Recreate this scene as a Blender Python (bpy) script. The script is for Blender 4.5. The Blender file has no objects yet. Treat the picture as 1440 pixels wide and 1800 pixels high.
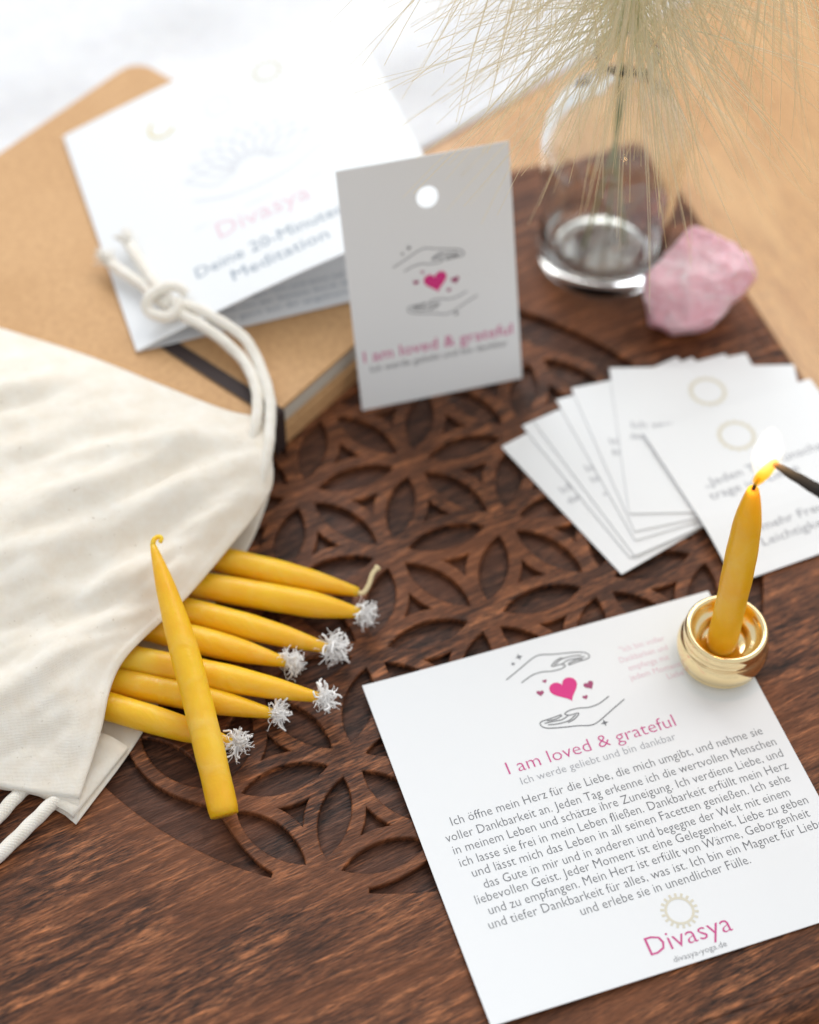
import bpy, bmesh, math, random
from mathutils import Vector, Matrix, noise
random.seed(7)
R = math.radians
M = 0.001                                   # lengths below are in millimetres
scene = bpy.context.scene
col = scene.collection

# ------------------------------------------------------------------ camera
cd = bpy.data.cameras.new('camera'); cam = bpy.data.objects.new('camera', cd); col.objects.link(cam)
pitch, roll = R(51.80), R(1.0)
fwd = Vector((0, math.cos(pitch), -math.sin(pitch))); rt = Vector((1, 0, 0)); up = rt.cross(fwd)
r2 = rt * math.cos(roll) + up * math.sin(roll); u2 = up * math.cos(roll) - rt * math.sin(roll)
cam.matrix_world = Matrix(((r2.x, u2.x, -fwd.x, 0.00596), (r2.y, u2.y, -fwd.y, -0.35338), (r2.z, u2.z, -fwd.z, 0.47129), (0, 0, 0, 1)))
cd.sensor_fit = 'VERTICAL'; cd.sensor_height = 24; cd.lens = 24 * 3100 / 1800
cd.clip_start = 0.01; cd.clip_end = 50
cd.dof.use_dof = True; cd.dof.focus_distance = 0.525; cd.dof.aperture_fstop = 3.3
scene.camera = cam

# ------------------------------------------------------------------ light: one big bright window behind the table, pale room around
world = bpy.data.worlds.new('World'); scene.world = world; world.use_nodes = True
bg = world.node_tree.nodes['Background']; bg.inputs[0].default_value = (0.93, 0.965, 1.0, 1); bg.inputs[1].default_value = 0.71
def area(name, loc, target, sx, sy, power, colour):
    ld = bpy.data.lights.new(name, 'AREA'); ld.shape = 'RECTANGLE'; ld.size = sx; ld.size_y = sy; ld.energy = power; ld.color = colour
    o = bpy.data.objects.new(name, ld); col.objects.link(o); o.location = loc
    o.rotation_euler = (Vector(target) - Vector(loc)).to_track_quat('-Z', 'Y').to_euler()
    return o
area('window_light', (0.60, 0.92, 1.50), (0, 0.08, 0), 1.3, 0.9, 13.0, (1.0, 0.965, 0.91))
area('side_window_light', (-0.45, 1.40, 1.02), (-0.05, 0.12, 0), 0.9, 0.7, 14, (0.93, 0.96, 1.0))
scene.view_settings.view_transform = 'Standard'; scene.view_settings.look = 'None'
scene.view_settings.exposure = 0.04; scene.view_settings.gamma = 1
scene.render.engine = 'CYCLES'
scene.cycles.max_bounces = 16; scene.cycles.transmission_bounces = 14; scene.cycles.transparent_max_bounces = 8

# ------------------------------------------------------------------ materials
class NT:
    def __init__(s, name):
        s.m = bpy.data.materials.new(name); s.m.use_nodes = True; s.t = s.m.node_tree
        s.b = s.t.nodes['Principled BSDF']; s.out = s.t.nodes['Material Output']
    def n(s, kind, **kw):
        x = s.t.nodes.new('ShaderNode' + kind)
        for k, v in kw.items():
            if k in x.inputs: x.inputs[k].default_value = v
            else: setattr(x, k, v)
        return x
    def l(s, a, b): s.t.links.new(a, b)
    def coords(s, scale=(1, 1, 1), rot=0, kind='Object'):
        tc = s.n('TexCoord'); mp = s.n('Mapping'); mp.inputs['Scale'].default_value = scale; mp.inputs['Rotation'].default_value = (0, 0, rot)
        s.l(tc.outputs[kind], mp.inputs[0]); return mp.outputs[0]
    def noise(s, vec, scale, detail=4, rough=.55, dist=0):
        x = s.n('TexNoise'); x.inputs['Scale'].default_value = scale; x.inputs['Detail'].default_value = detail
        x.inputs['Roughness'].default_value = rough; x.inputs['Distortion'].default_value = dist; s.l(vec, x.inputs['Vector']); return x.outputs[0]
    def ramp(s, fac, stops):
        x = s.n('ValToRGB'); e = x.color_ramp.elements
        while len(e) < len(stops): e.new(0.5)
        for i, (p, c) in enumerate(stops): e[i].position = p; e[i].color = (*c, 1) if len(c) == 3 else c
        s.l(fac, x.inputs[0]); return x.outputs[0]
    def mix(s, fac, a, b, mode='MIX'):
        x = s.n('Mix', data_type='RGBA', blend_type=mode)
        for sock, v in ((x.inputs[0], fac), (x.inputs[6], a), (x.inputs[7], b)):
            if hasattr(v, 'links'): s.l(v, sock)
            else: sock.default_value = v if not isinstance(v, tuple) else (*v, 1)
        return x.outputs[2]
    def bump(s, h, strength, dist):
        x = s.n('Bump'); x.inputs['Strength'].default_value = strength; x.inputs['Distance'].default_value = dist
        s.l(h, x.inputs['Height']); s.l(x.outputs[0], s.b.inputs['Normal']); return x
    def set(s, **kw):
        for k, v in kw.items():
            k = k.replace('_', ' ')
            if hasattr(v, 'links'): s.l(v, s.b.inputs[k])
            else: s.b.inputs[k].default_value = (*v, 1) if isinstance(v, tuple) and len(v) == 3 and s.b.inputs[k].type == 'RGBA' else v
        return s

def flat(name, c, rough=.6, **kw):
    t = NT(name); t.set(Base_Color=c, Roughness=rough, **kw); return t.m

def wood(name, dark, mid, light, rot, rough, wearcol, wear=.35, fine=1.0):
    t = NT(name)
    v = t.coords((1, 1, 1), rot)
    mp = t.n('Mapping'); mp.inputs['Scale'].default_value = (42, 360, 110); t.l(v, mp.inputs[0])
    streak = t.noise(mp.outputs[0], 1.0, 6, .68, .45)
    mp2 = t.n('Mapping'); mp2.inputs['Scale'].default_value = (210, 1800, 500); t.l(v, mp2.inputs[0])
    pores = t.noise(mp2.outputs[0], 1.0, 3, .6, .25)
    mp3 = t.n('Mapping'); mp3.inputs['Scale'].default_value = (12, 40, 20); t.l(v, mp3.inputs[0])
    broad = t.noise(mp3.outputs[0], 1.0, 3, .5, .5)
    c = t.ramp(streak, [(.30, dark), (.5, mid), (.72, light)])
    pr = t.ramp(pores, [(.36, (.12, .10, .10)), (.49, (.95, .95, .95)), (.70, (2.0, 1.8, 1.65))])
    c = t.mix(.9 * fine, c, pr, 'MULTIPLY')
    mp4 = t.n('Mapping'); mp4.inputs['Scale'].default_value = (130, 1500, 400); mp4.inputs['Location'].default_value = (3.3, 1.7, 0); t.l(v, mp4.inputs[0])
    dash = t.noise(mp4.outputs[0], 1.0, 2, .5, .15)
    c = t.mix(t.ramp(dash, [(.30, (.85 * fine,) * 3), (.40, (0, 0, 0))]), c, dark)
    wr = t.ramp(broad, [(.42, (0, 0, 0)), (.70, (wear, wear, wear))])
    c = t.mix(wr, c, wearcol)
    rg = t.ramp(streak, [(.3, (rough + .12,) * 3), (.7, (rough - .06,) * 3)])
    t.set(Base_Color=c, Roughness=rg, Specular_IOR_Level=.27)
    hm = t.n('Math', operation='ADD'); t.l(streak, hm.inputs[0]); t.l(pores, hm.inputs[1])
    t.bump(hm.outputs[0], .55, .0005)
    return t.m

MAT = {}
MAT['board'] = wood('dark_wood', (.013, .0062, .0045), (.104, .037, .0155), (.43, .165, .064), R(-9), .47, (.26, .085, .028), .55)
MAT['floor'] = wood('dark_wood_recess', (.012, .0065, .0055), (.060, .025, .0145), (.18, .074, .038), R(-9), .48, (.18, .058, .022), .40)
MAT['table'] = wood('light_wood', (.38, .18, .052), (.52, .265, .085), (.64, .355, .125), R(68), .42, (.68, .41, .17), .5, .35)
MAT['table'].node_tree.nodes['Principled BSDF'].inputs['Coat Weight'].default_value = 1.0
MAT['table'].node_tree.nodes['Principled BSDF'].inputs['Coat Roughness'].default_value = .28

def paper(name, c, rough=.62, amp=.15):
    t = NT(name); v = t.coords()
    f = t.noise(v, 900, 3); t.set(Base_Color=c, Roughness=rough); t.bump(f, amp, .00008); return t.m
MAT['paper'] = paper('white_paper', (.83, .845, .86))
MAT['kraft'] = None
def kraft():
    t = NT('kraft_paper'); v = t.coords()
    f = t.noise(v, 420, 5, .7); g = t.noise(v, 25, 3)
    c = t.ramp(f, [(.3, (.46, .25, .105)), (.55, (.60, .345, .155)), (.8, (.68, .42, .21))])
    c = t.mix(.25, c, t.ramp(g, [(.35, (.48, .27, .115)), (.65, (.68, .43, .22))]))
    t.set(Base_Color=c, Roughness=.7); t.bump(f, .25, .0001); return t.m
MAT['kraft'] = kraft()
def pages():
    t = NT('page_edges'); v = t.coords((1, 1, 1)); mp = t.n('Mapping'); mp.inputs['Scale'].default_value = (3, 3, 4200); t.l(v, mp.inputs[0])
    f = t.noise(mp.outputs[0], 1, 2)
    t.set(Base_Color=t.ramp(f, [(.35, (.42, .38, .31)), (.6, (.74, .70, .62))]), Roughness=.8); t.bump(f, .5, .0002); return t.m
MAT['pages'] = pages()
MAT['elastic'] = flat('dark_elastic', (.030, .016, .014), .75)
def cotton(name, c1, c2, weave=5200, fold=0):
    t = NT(name); v = t.coords()
    w1 = t.n('TexWave', wave_type='BANDS', bands_direction='X'); w1.inputs['Scale'].default_value = weave / 6.28 * 1.0; w1.inputs['Distortion'].default_value = 1.5; w1.inputs['Detail'].default_value = 1
    w2 = t.n('TexWave', wave_type='BANDS', bands_direction='Y'); w2.inputs['Scale'].default_value = weave / 6.28; w2.inputs['Distortion'].default_value = 1.5; w2.inputs['Detail'].default_value = 1
    t.l(v, w1.inputs[0]); t.l(v, w2.inputs[0])
    a = t.n('Math', operation='ADD'); t.l(w1.outputs[1], a.inputs[0]); t.l(w2.outputs[1], a.inputs[1])
    f = t.noise(v, 120, 5, .65); sp = t.noise(v, 520, 2, .5); wk = t.noise(v, 190, 4, .6, .8)
    wm = t.n('Math', operation='MULTIPLY_ADD'); wm.inputs[1].default_value = 5.0; t.l(wk, wm.inputs[0]); t.l(a.outputs[0], wm.inputs[2])
    c = t.ramp(f, [(.3, c1), (.7, c2)])
    c = t.mix(t.ramp(sp, [(.70, (0, 0, 0)), (.78, (.45, .45, .45))]), c, (.45, .34, .22))
    t.set(Base_Color=c, Roughness=.9, Sheen_Weight=.25, Subsurface_Weight=.12, Subsurface_Radius=(.004, .003, .002), Subsurface_Scale=.4)
    t.bump(wm.outputs[0], .40, .00022); return t.m
MAT['cotton'] = cotton('natural_cotton', (.88, .78, .65), (.95, .89, .79))
MAT['cord'] = cotton('cotton_cord', (.82, .76, .66), (.92, .88, .80), 2600)
MAT['cloth'] = cotton('white_cloth', (.70, .70, .72), (.78, .78, .79), 900)
def wax():
    t = NT('beeswax'); v = t.coords(); f = t.noise(v, 420, 4, .6); g = t.noise(v, 45, 3); k = t.noise(v, 75, 4, .6, .6)
    c = t.ramp(g, [(.3, (.86, .44, .007)), (.7, (.92, .57, .016))])
    c = t.mix(t.ramp(k, [(.52, (0, 0, 0)), (.75, (.30, .30, .30))]), c, (.94, .72, .26))
    t.set(Base_Color=c, Roughness=t.ramp(k, [(.4, (.34, .34, .34)), (.7, (.52, .52, .52))]), Subsurface_Weight=.65, Subsurface_Radius=(.009, .005, .0008), Subsurface_Scale=.55)
    ad = t.n('Math', operation='MULTIPLY_ADD'); ad.inputs[1].default_value = 4.0; t.l(k, ad.inputs[0]); t.l(f, ad.inputs[2])
    t.bump(ad.outputs[0], .35, .0005); return t.m
MAT['wax'] = wax()
MAT['wick'] = flat('white_cotton_wick', (.94, .925, .91), .95)
MAT['waxed_wick'] = flat('waxed_wick', (.80, .66, .38), .6)
MAT['burnt'] = flat('burnt_wick', (.02, .012, .008), .9)
def brass():
    t = NT('polished_brass'); v = t.coords(); f = t.noise(v, 300, 3)
    t.set(Base_Color=(.95, .76, .43), Metallic=1.0, Roughness=t.ramp(f, [(.35, (.10, .10, .10)), (.7, (.20, .20, .20))])); return t.m
MAT['brass'] = brass()
def glass():
    t = NT('clear_glass'); t.set(Base_Color=(.97, .99, .98), Roughness=.0, IOR=1.46, Transmission_Weight=1.0); return t.m
MAT['glass'] = glass()
def quartz():
    t = NT('rose_quartz'); v = t.coords(); f = t.noise(v, 70, 6, .65, .6); vo = t.n('TexVoronoi'); vo.inputs['Scale'].default_value = 130; t.l(v, vo.inputs[0])
    c = t.ramp(f, [(.30, (.80, .37, .45)), (.50, (.90, .55, .62)), (.72, (.96, .80, .83))])
    t.set(Base_Color=c, Roughness=.34, Subsurface_Weight=.5, Subsurface_Radius=(.008, .004, .0045), Subsurface_Scale=.6)
    hm = t.n('Math', operation='ADD'); t.l(f, hm.inputs[0]); t.l(vo.outputs[0], hm.inputs[1]); t.bump(hm.outputs[0], 1.0, .0030); return t.m
MAT['quartz'] = quartz()
def awn():
    t = NT('dry_awn'); a = t.n('Attribute', attribute_name='along')
    c = t.ramp(a.outputs['Fac'], [(.0, (.93, .95, .80)), (.40, (.99, .97, .87)), (1, (.99, .89, .66))])
    t.set(Base_Color=c, Roughness=.45)
    tr = t.n('BsdfTranslucent'); t.l(c, tr.inputs[0]); mx = t.n('MixShader'); mx.inputs[0].default_value = .75
    t.l(t.b.outputs[0], mx.inputs[1]); t.l(tr.outputs[0], mx.inputs[2]); t.l(mx.outputs[0], t.out.inputs[0])
    return t.m
MAT['awn'] = awn()
MAT['stem'] = flat('green_stem', (.46, .50, .28), .6)
MAT['spike'] = flat('pale_green_spike', (.62, .68, .44), .7)
MAT['match_char'] = flat('charred_match', (.018, .016, .016), .85)
MAT['match_wood'] = flat('match_wood', (.42, .22, .09), .7)
INK = {'grey': flat('grey_ink', (.16, .165, .18), .7), 'soft': flat('soft_grey_ink', (.36, .37, .40), .7), 'faint': flat('faint_grey_ink', (.66, .67, .72), .7), 'pink': flat('pink_ink', (.60, .085, .27), .7),
       'heart': flat('magenta_ink', (.68, .025, .22), .6), 'rose': flat('dark_rose_ink', (.36, .06, .16), .6), 'palepink': flat('pale_pink_ink', (.80, .60, .66), .7),
       'gold': flat('pale_gold_ink', (.70, .66, .54), .6), 'yellow': flat('gold_ink', (.70, .58, .25), .5), 'blue': flat('blue_grey_ink', (.30, .36, .43), .7)}
def flame():
    t = NT('candle_flame'); t.t.nodes.remove(t.b)
    g = t.n('TexCoord'); sp = t.n('SeparateXYZ'); t.l(g.outputs['Generated'], sp.inputs[0])
    c = t.ramp(sp.outputs[2], [(.05, (1, .45, .04)), (.25, (1, .76, .30)), (.5, (1, .94, .78))])
    mp = t.n('Mapping'); mp.inputs['Location'].default_value = (-1.0, -1.0, -.84); mp.inputs['Scale'].default_value = (2, 2, 2); t.l(g.outputs['Generated'], mp.inputs[0])
    ln = t.n('VectorMath', operation='LENGTH'); t.l(mp.outputs[0], ln.inputs[0])
    st = t.ramp(ln.outputs['Value'], [(.0, (1, 1, 1)), (.45, (.42, .42, .42)), (.75, (.10, .10, .10)), (1.0, (0, 0, 0))])
    mu = t.n('Math', operation='MULTIPLY'); mu.inputs[1].default_value = 750; t.l(st, mu.inputs[0])
    e = t.n('Emission'); t.l(c, e.inputs[0]); t.l(mu.outputs[0], e.inputs[1]); t.l(e.outputs[0], t.out.inputs['Volume']); return t.m
MAT['flame'] = flame()
def glow():
    t = NT('yellow_flame_root'); t.t.nodes.remove(t.b)
    e = t.n('Emission', Strength=420.0); e.inputs[0].default_value = (1, .62, .03, 1); ab = t.n('VolumeAbsorption', Density=900.0); ab.inputs[0].default_value = (.9, .45, .0, 1)
    ad = t.n('AddShader'); t.l(e.outputs[0], ad.inputs[0]); t.l(ab.outputs[0], ad.inputs[1]); t.l(ad.outputs[0], t.out.inputs['Volume']); return t.m
MAT['glow'] = glow()

# ------------------------------------------------------------------ helpers
def link_mesh(name, verts, faces, mat, parent=None, smooth=False, loc=None):
    me = bpy.data.meshes.new(name); me.from_pydata([tuple(v) for v in verts], [], faces); me.update()
    bm = bmesh.new(); bm.from_mesh(me); bmesh.ops.recalc_face_normals(bm, faces=bm.faces); bm.to_mesh(me); bm.free()
    if smooth: me.polygons.foreach_set('use_smooth', [True] * len(me.polygons))
    o = bpy.data.objects.new(name, me); col.objects.link(o)
    if mat: me.materials.append(mat)
    if parent is not None: o.parent = parent
    return o
def thing(name, label, cat, loc=(0, 0, 0), mat=None, group=None):
    o = bpy.data.objects.new(name, None); col.objects.link(o); o.empty_display_size = .01
    if mat is not None: o.matrix_world = mat
    else: o.location = loc
    return tag(o, label, cat, group)
def tag(o, label, cat, group=None, kind=None):
    o['label'] = label; o['category'] = cat
    if group: o['group'] = group
    if kind: o['kind'] = kind
    return o
def frame(o, x, y, z=None):
    x = Vector(x).normalized(); y = Vector(y).normalized(); z = x.cross(y).normalized(); y = z.cross(x)
    return Matrix(((x.x, y.x, z.x, o[0]), (x.y, y.y, z.y, o[1]), (x.z, y.z, z.z, o[2]), (0, 0, 0, 1)))
def spline(pts, n):
    """Catmull-Rom through pts, n samples per span"""
    pts = [Vector(p) for p in pts]; P = [pts[0] * 2 - pts[1]] + pts + [pts[-1] * 2 - pts[-2]]; out = []
    for i in range(1, len(P) - 2):
        a, b, c, d = P[i - 1], P[i], P[i + 1], P[i + 2]
        for k in range(n):
            t = k / n; out.append(.5 * ((2 * b) + (c - a) * t + (2 * a - 5 * b + 4 * c - d) * t * t + (3 * b - a - 3 * c + d) * t ** 3))
    out.append(pts[-1]); return out
def tube_data(path, rad, seg=12, V=None, F=None, cap=True, twist=0, lobes=0):
    V = [] if V is None else V; F = [] if F is None else F
    path = [Vector(p) for p in path]; n = len(path); base = len(V)
    T = [(path[min(i + 1, n - 1)] - path[max(i - 1, 0)]).normalized() for i in range(n)]
    ref = Vector((0, 0, 1)) if abs(T[0].z) < .9 else Vector((1, 0, 0)); u = T[0].cross(ref).normalized()
    for i in range(n):
        u = (u - T[i] * u.dot(T[i])).normalized(); w = T[i].cross(u); r = rad(i / (n - 1)) if callable(rad) else rad
        for k in range(seg):
            a = 2 * math.pi * k / seg; rr = r * (1 + (.045 * math.cos(lobes * a + twist * i) if lobes else 0))
            V.append(path[i] + (u * math.cos(a) + w * math.sin(a)) * rr)
    for i in range(n - 1):
        for k in range(seg):
            a, b = base + i * seg + k, base + i * seg + (k + 1) % seg; F.append((a, b, b + seg, a + seg))
    if cap: F.append(tuple(range(base, base + seg))[::-1]); F.append(tuple(base + (n - 1) * seg + k for k in range(seg)))
    return V, F
def tube(name, path, rad, mat, parent=None, seg=12, **kw):
    V, F = tube_data(path, rad, seg, **kw); return link_mesh(name, V, F, mat, parent, True)
def lathe(name, prof, mat, parent=None, seg=64):
    V, F = [], []
    n = len(prof)
    for k in range(seg):
        a = 2 * math.pi * k / seg
        for r, z in prof: V.append((r * M * math.cos(a), r * M * math.sin(a), z * M))
    for k in range(seg):
        for i in range(n - 1):
            a = k * n + i; b = ((k + 1) % seg) * n + i; F.append((a, b, b + 1, a + 1))
    o = link_mesh(name, V, F, mat, parent, True)
    bm = bmesh.new(); bm.from_mesh(o.data); bmesh.ops.remove_doubles(bm, verts=bm.verts, dist=1e-6); bmesh.ops.recalc_face_normals(bm, faces=bm.faces); bm.to_mesh(o.data); bm.free()
    return o
def sheet(name, w, h, mat, parent, warp=lambda x, y: 0, thick=.35, n=14, x0=0, y0=0, hole=None):
    """paper sheet in the parent's xy plane, w x h mm, with a gentle warp and real thickness"""
    V, F = [], []
    for layer in (0, -thick):
        for j in range(n + 1):
            for i in range(n + 1):
                x, y = x0 + w * i / n, y0 + h * j / n; V.append((x * M, y * M, (warp(x, y) + layer) * M))
    m = (n + 1) ** 2; q = lambda i, j, l: l * m + j * (n + 1) + i
    for j in range(n):
        for i in range(n): F += [(q(i, j, 0), q(i + 1, j, 0), q(i + 1, j + 1, 0), q(i, j + 1, 0)), (q(i, j, 1), q(i, j + 1, 1), q(i + 1, j + 1, 1), q(i + 1, j, 1))]
    for i in range(n):
        F += [(q(i, 0, 0), q(i, 0, 1), q(i + 1, 0, 1), q(i + 1, 0, 0)), (q(i, n, 0), q(i + 1, n, 0), q(i + 1, n, 1), q(i, n, 1)),
              (q(0, i, 0), q(0, i + 1, 0), q(0, i + 1, 1), q(0, i, 1)), (q(n, i, 0), q(n, i, 1), q(n, i + 1, 1), q(n, i + 1, 0))]
    return link_mesh(name, V, F, mat, parent)
def text(body, x0, x1, y, size, ink, parent, warp=lambda x, y: 0, thin=0.0, name='printed_text', lift=.07):
    """one printed line, fitted between x0 and x1 (mm) on the sheet"""
    cu = bpy.data.curves.new(name, 'FONT'); cu.body = body; cu.size = size; cu.resolution_u = 2; cu.offset = thin * size
    t = bpy.data.objects.new(name, cu); col.objects.link(t); bpy.context.view_layer.update()
    me = bpy.data.meshes.new_from_object(t.evaluated_get(bpy.context.evaluated_depsgraph_get())); bpy.data.objects.remove(t); bpy.data.curves.remove(cu)
    me.name = name; xs = [v.co.x for v in me.vertices]; a, b = min(xs), max(xs); s = (x1 - x0) / (b - a)
    for v in me.vertices:
        X = x0 + (v.co.x - a) * s; Y = y + v.co.y; v.co = (X * M, Y * M, (warp(X, Y) + lift) * M)
    o = bpy.data.objects.new(name, me); col.objects.link(o); me.materials.clear(); me.materials.append(ink); o.parent = parent; return o
def strokes(name, lines, width, ink, parent, warp=lambda x, y: 0, lift=.07, closed=()):
    V, F = [], []
    for li, ln in enumerate(lines):
        p = [Vector((q[0], q[1], 0)) for q in ln]; b = len(V)
        for i in range(len(p)):
            t = (p[min(i + 1, len(p) - 1)] - p[max(i - 1, 0)]).normalized(); nn = Vector((-t.y, t.x, 0)) * width / 2
            for sg in (1, -1): q = p[i] + nn * sg; V.append((q.x * M, q.y * M, (warp(q.x, q.y) + lift) * M))
        for i in range(len(p) - 1): a = b + 2 * i; F.append((a, a + 1, a + 3, a + 2))
    return link_mesh(name, V, F, ink, parent)
def fill(name, polys, ink, parent, warp=lambda x, y: 0, lift=.08):
    V, F = [], []
    for poly in polys:
        b = len(V); V += [(x * M, y * M, (warp(x, y) + lift) * M) for x, y in poly]; F.append(tuple(range(b, len(V))))
    return link_mesh(name, V, F, ink, parent)
def heart(cx, cy, s, rot=0):
    out = []
    for k in range(28):
        t = 2 * math.pi * k / 28; x = 16 * math.sin(t) ** 3; y = 13 * math.cos(t) - 5 * math.cos(2 * t) - 2 * math.cos(3 * t) - math.cos(4 * t)
        x, y = x * s / 32, y * s / 32; out.append((cx + x * math.cos(rot) - y * math.sin(rot), cy + x * math.sin(rot) + y * math.cos(rot)))
    return out
def spark(cx, cy, s): return [(cx + (s if k % 2 == 0 else s * .35) * math.cos(k * math.pi / 4), cy + (s if k % 2 == 0 else s * .35) * math.sin(k * math.pi / 4)) for k in range(8)]
def motif(parent, cx, cy, s, warp=lambda x, y: 0, inks=('grey', 'heart', 'rose'), w=.34):
    """two line-drawn hands around hearts; the lower hand is the upper one turned half round"""
    hand = [[(-16.4, 9.1), (-11, 11.6), (-5.5, 14.2), (-2.5, 14.6), (1, 13.6), (6, 12.6), (10.5, 11.4), (12, 9.9), (11.4, 8.7), (8, 8.5), (4.5, 8.2)],
            [(-12.2, 6.6), (-8, 8.2), (-4.5, 8.4), (-1.5, 7.7), (1.5, 7.6), (3.4, 8.3), (2.2, 9.2), (-.8, 9.4), (1, 10.9), (3.6, 11.6)],
            [(.2, 9.7), (3.2, 11.0), (6.8, 11.0), (9.8, 10.4)], [(2.6, 9.2), (5, 10.0), (8, 9.7), (10.6, 9.6)], [(4.4, 8.6), (6.6, 9.2), (9.6, 9.0)]]
    ln = []
    for sg in (1, -1):
        for h in hand: ln.append([(cx + sg * p.x * s, cy + sg * p.y * s) for p in spline([(x, y, 0) for x, y in h], 6)])
    strokes('printed_hands', ln, w, INK[inks[0]], parent, warp)
    fill('printed_heart', [heart(cx, cy + .2 * s, 9.4 * s, .12)], INK[inks[1]], parent, warp)
    fill('printed_small_heart', [heart(cx - 7.9 * s, cy + 1.2 * s, 2.4 * s, -.2)], INK[inks[2]], parent, warp)
    fill('printed_small_heart', [heart(cx + 7.8 * s, cy - .8 * s, 3.4 * s, .2)], INK[inks[2]], parent, warp)
    for x, y, q in ((-5, 4.9, 1.5), (5, -4.6, 1.8)): fill('printed_tiny_heart', [heart(cx + x * s, cy + y * s, q * s)], INK[inks[2]], parent, warp)
    for x, y, q in ((-9.5, 16, 1.3), (-12.2, 14.1, .9), (7.2, -15.2, 1.3)): fill('printed_sparkle', [spark(cx + x * s, cy + y * s, q * s)], INK[inks[0]], parent, warp)
def ring(parent, cx, cy, r, w, ink, warp=lambda x, y: 0, rays=0, raylen=1.0, arc=(0, 360)):
    ln = [[(cx + r * math.cos(R(a)), cy + r * math.sin(R(a))) for a in [arc[0] + (arc[1] - arc[0]) * k / 48 for k in range(49)]]]
    for k in range(rays):
        a = 2 * math.pi * k / rays; ln.append([(cx + q * math.cos(a), cy + q * math.sin(a)) for q in (r + w * .6, r + w * .6 + raylen)])
    strokes('printed_sun' if rays else 'printed_ring', ln, w, INK[ink], parent, warp)

# ------------------------------------------------------------------ setting: light wooden table and a white cloth that also stands in for glare on it
tt = link_mesh('table_top', [(-1.4, -1.2, -.018), (1.4, -1.2, -.018), (1.4, 1.3, -.018), (-1.4, 1.3, -.018)], [(0, 1, 2, 3)], MAT['table']); tt['kind'] = 'structure'
def cloth():
    A, B, C, D = (Vector(p) for p in ((8, 224), (345, 520), (-620, 1000), (-620, -10))); n = 70; V, F = [], []  # right edge stretched over bare table to imitate window reflection washing out the wood
    for j in range(n + 1):
        for i in range(n + 1):
            s, t = i / n, j / n; p = (A * (1 - s) + D * s) * (1 - t) + (B * (1 - s) + C * s) * t
            f = noise.noise(Vector((p.x * .004 + p.y * .002, p.y * .016 - p.x * .014, 3.1))) * 9 + noise.noise(Vector((p.x * .02, p.y * .03, 7))) * 3
            e = min(1, min(s, t, 1 - t, 1 - s) * 9); z = -17.2 + max(0.2, (6 + f) * e); V.append((p.x * M, p.y * M, z * M))
    for j in range(n):
        for i in range(n): a = j * (n + 1) + i; F.append((a, a + 1, a + n + 2, a + n + 1))
    o = link_mesh('cloth', V, F, MAT['cloth'], None, True); m = o.modifiers.new('s', 'SOLIDIFY'); m.thickness = .0008; m.offset = 1
    tag(o, 'white rumpled cloth spread on the table behind the kraft notebook', 'cloth')
cloth()

# ------------------------------------------------------------------ carved board
def plate(name, outline, holes, thick, bevel, mat, parent):
    """flat plate with holes: its top face lies at z = 0"""
    cu = bpy.data.curves.new(name, 'CURVE'); cu.dimensions = '2D'; cu.fill_mode = 'BOTH'; cu.extrude = (thick / 2 - bevel) * M
    cu.bevel_depth = bevel * M; cu.bevel_resolution = 2; cu.offset = -bevel * M
    def area2(p): return sum(p[i - 1][0] * p[i][1] - p[i][0] * p[i - 1][1] for i in range(len(p)))
    polys = [outline if area2(outline) > 0 else outline[::-1]] + [p if area2(p) < 0 else p[::-1] for p in holes]
    for poly in polys:
        sp = cu.splines.new('POLY'); sp.points.add(len(poly) - 1); sp.use_cyclic_u = True
        for i, (x, y) in enumerate(poly): sp.points[i].co = (x * M, y * M, 0, 1)
    t = bpy.data.objects.new(name, cu); col.objects.link(t); bpy.context.view_layer.update()
    me = bpy.data.meshes.new_from_object(t.evaluated_get(bpy.context.evaluated_depsgraph_get())); bpy.data.objects.remove(t); bpy.data.curves.remove(cu)
    me.name = name; me.transform(Matrix.Translation((0, 0, -thick / 2 * M))); me.materials.clear(); me.materials.append(mat)
    o = bpy.data.objects.new(name, me); col.objects.link(o); o.parent = parent; return o

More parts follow.
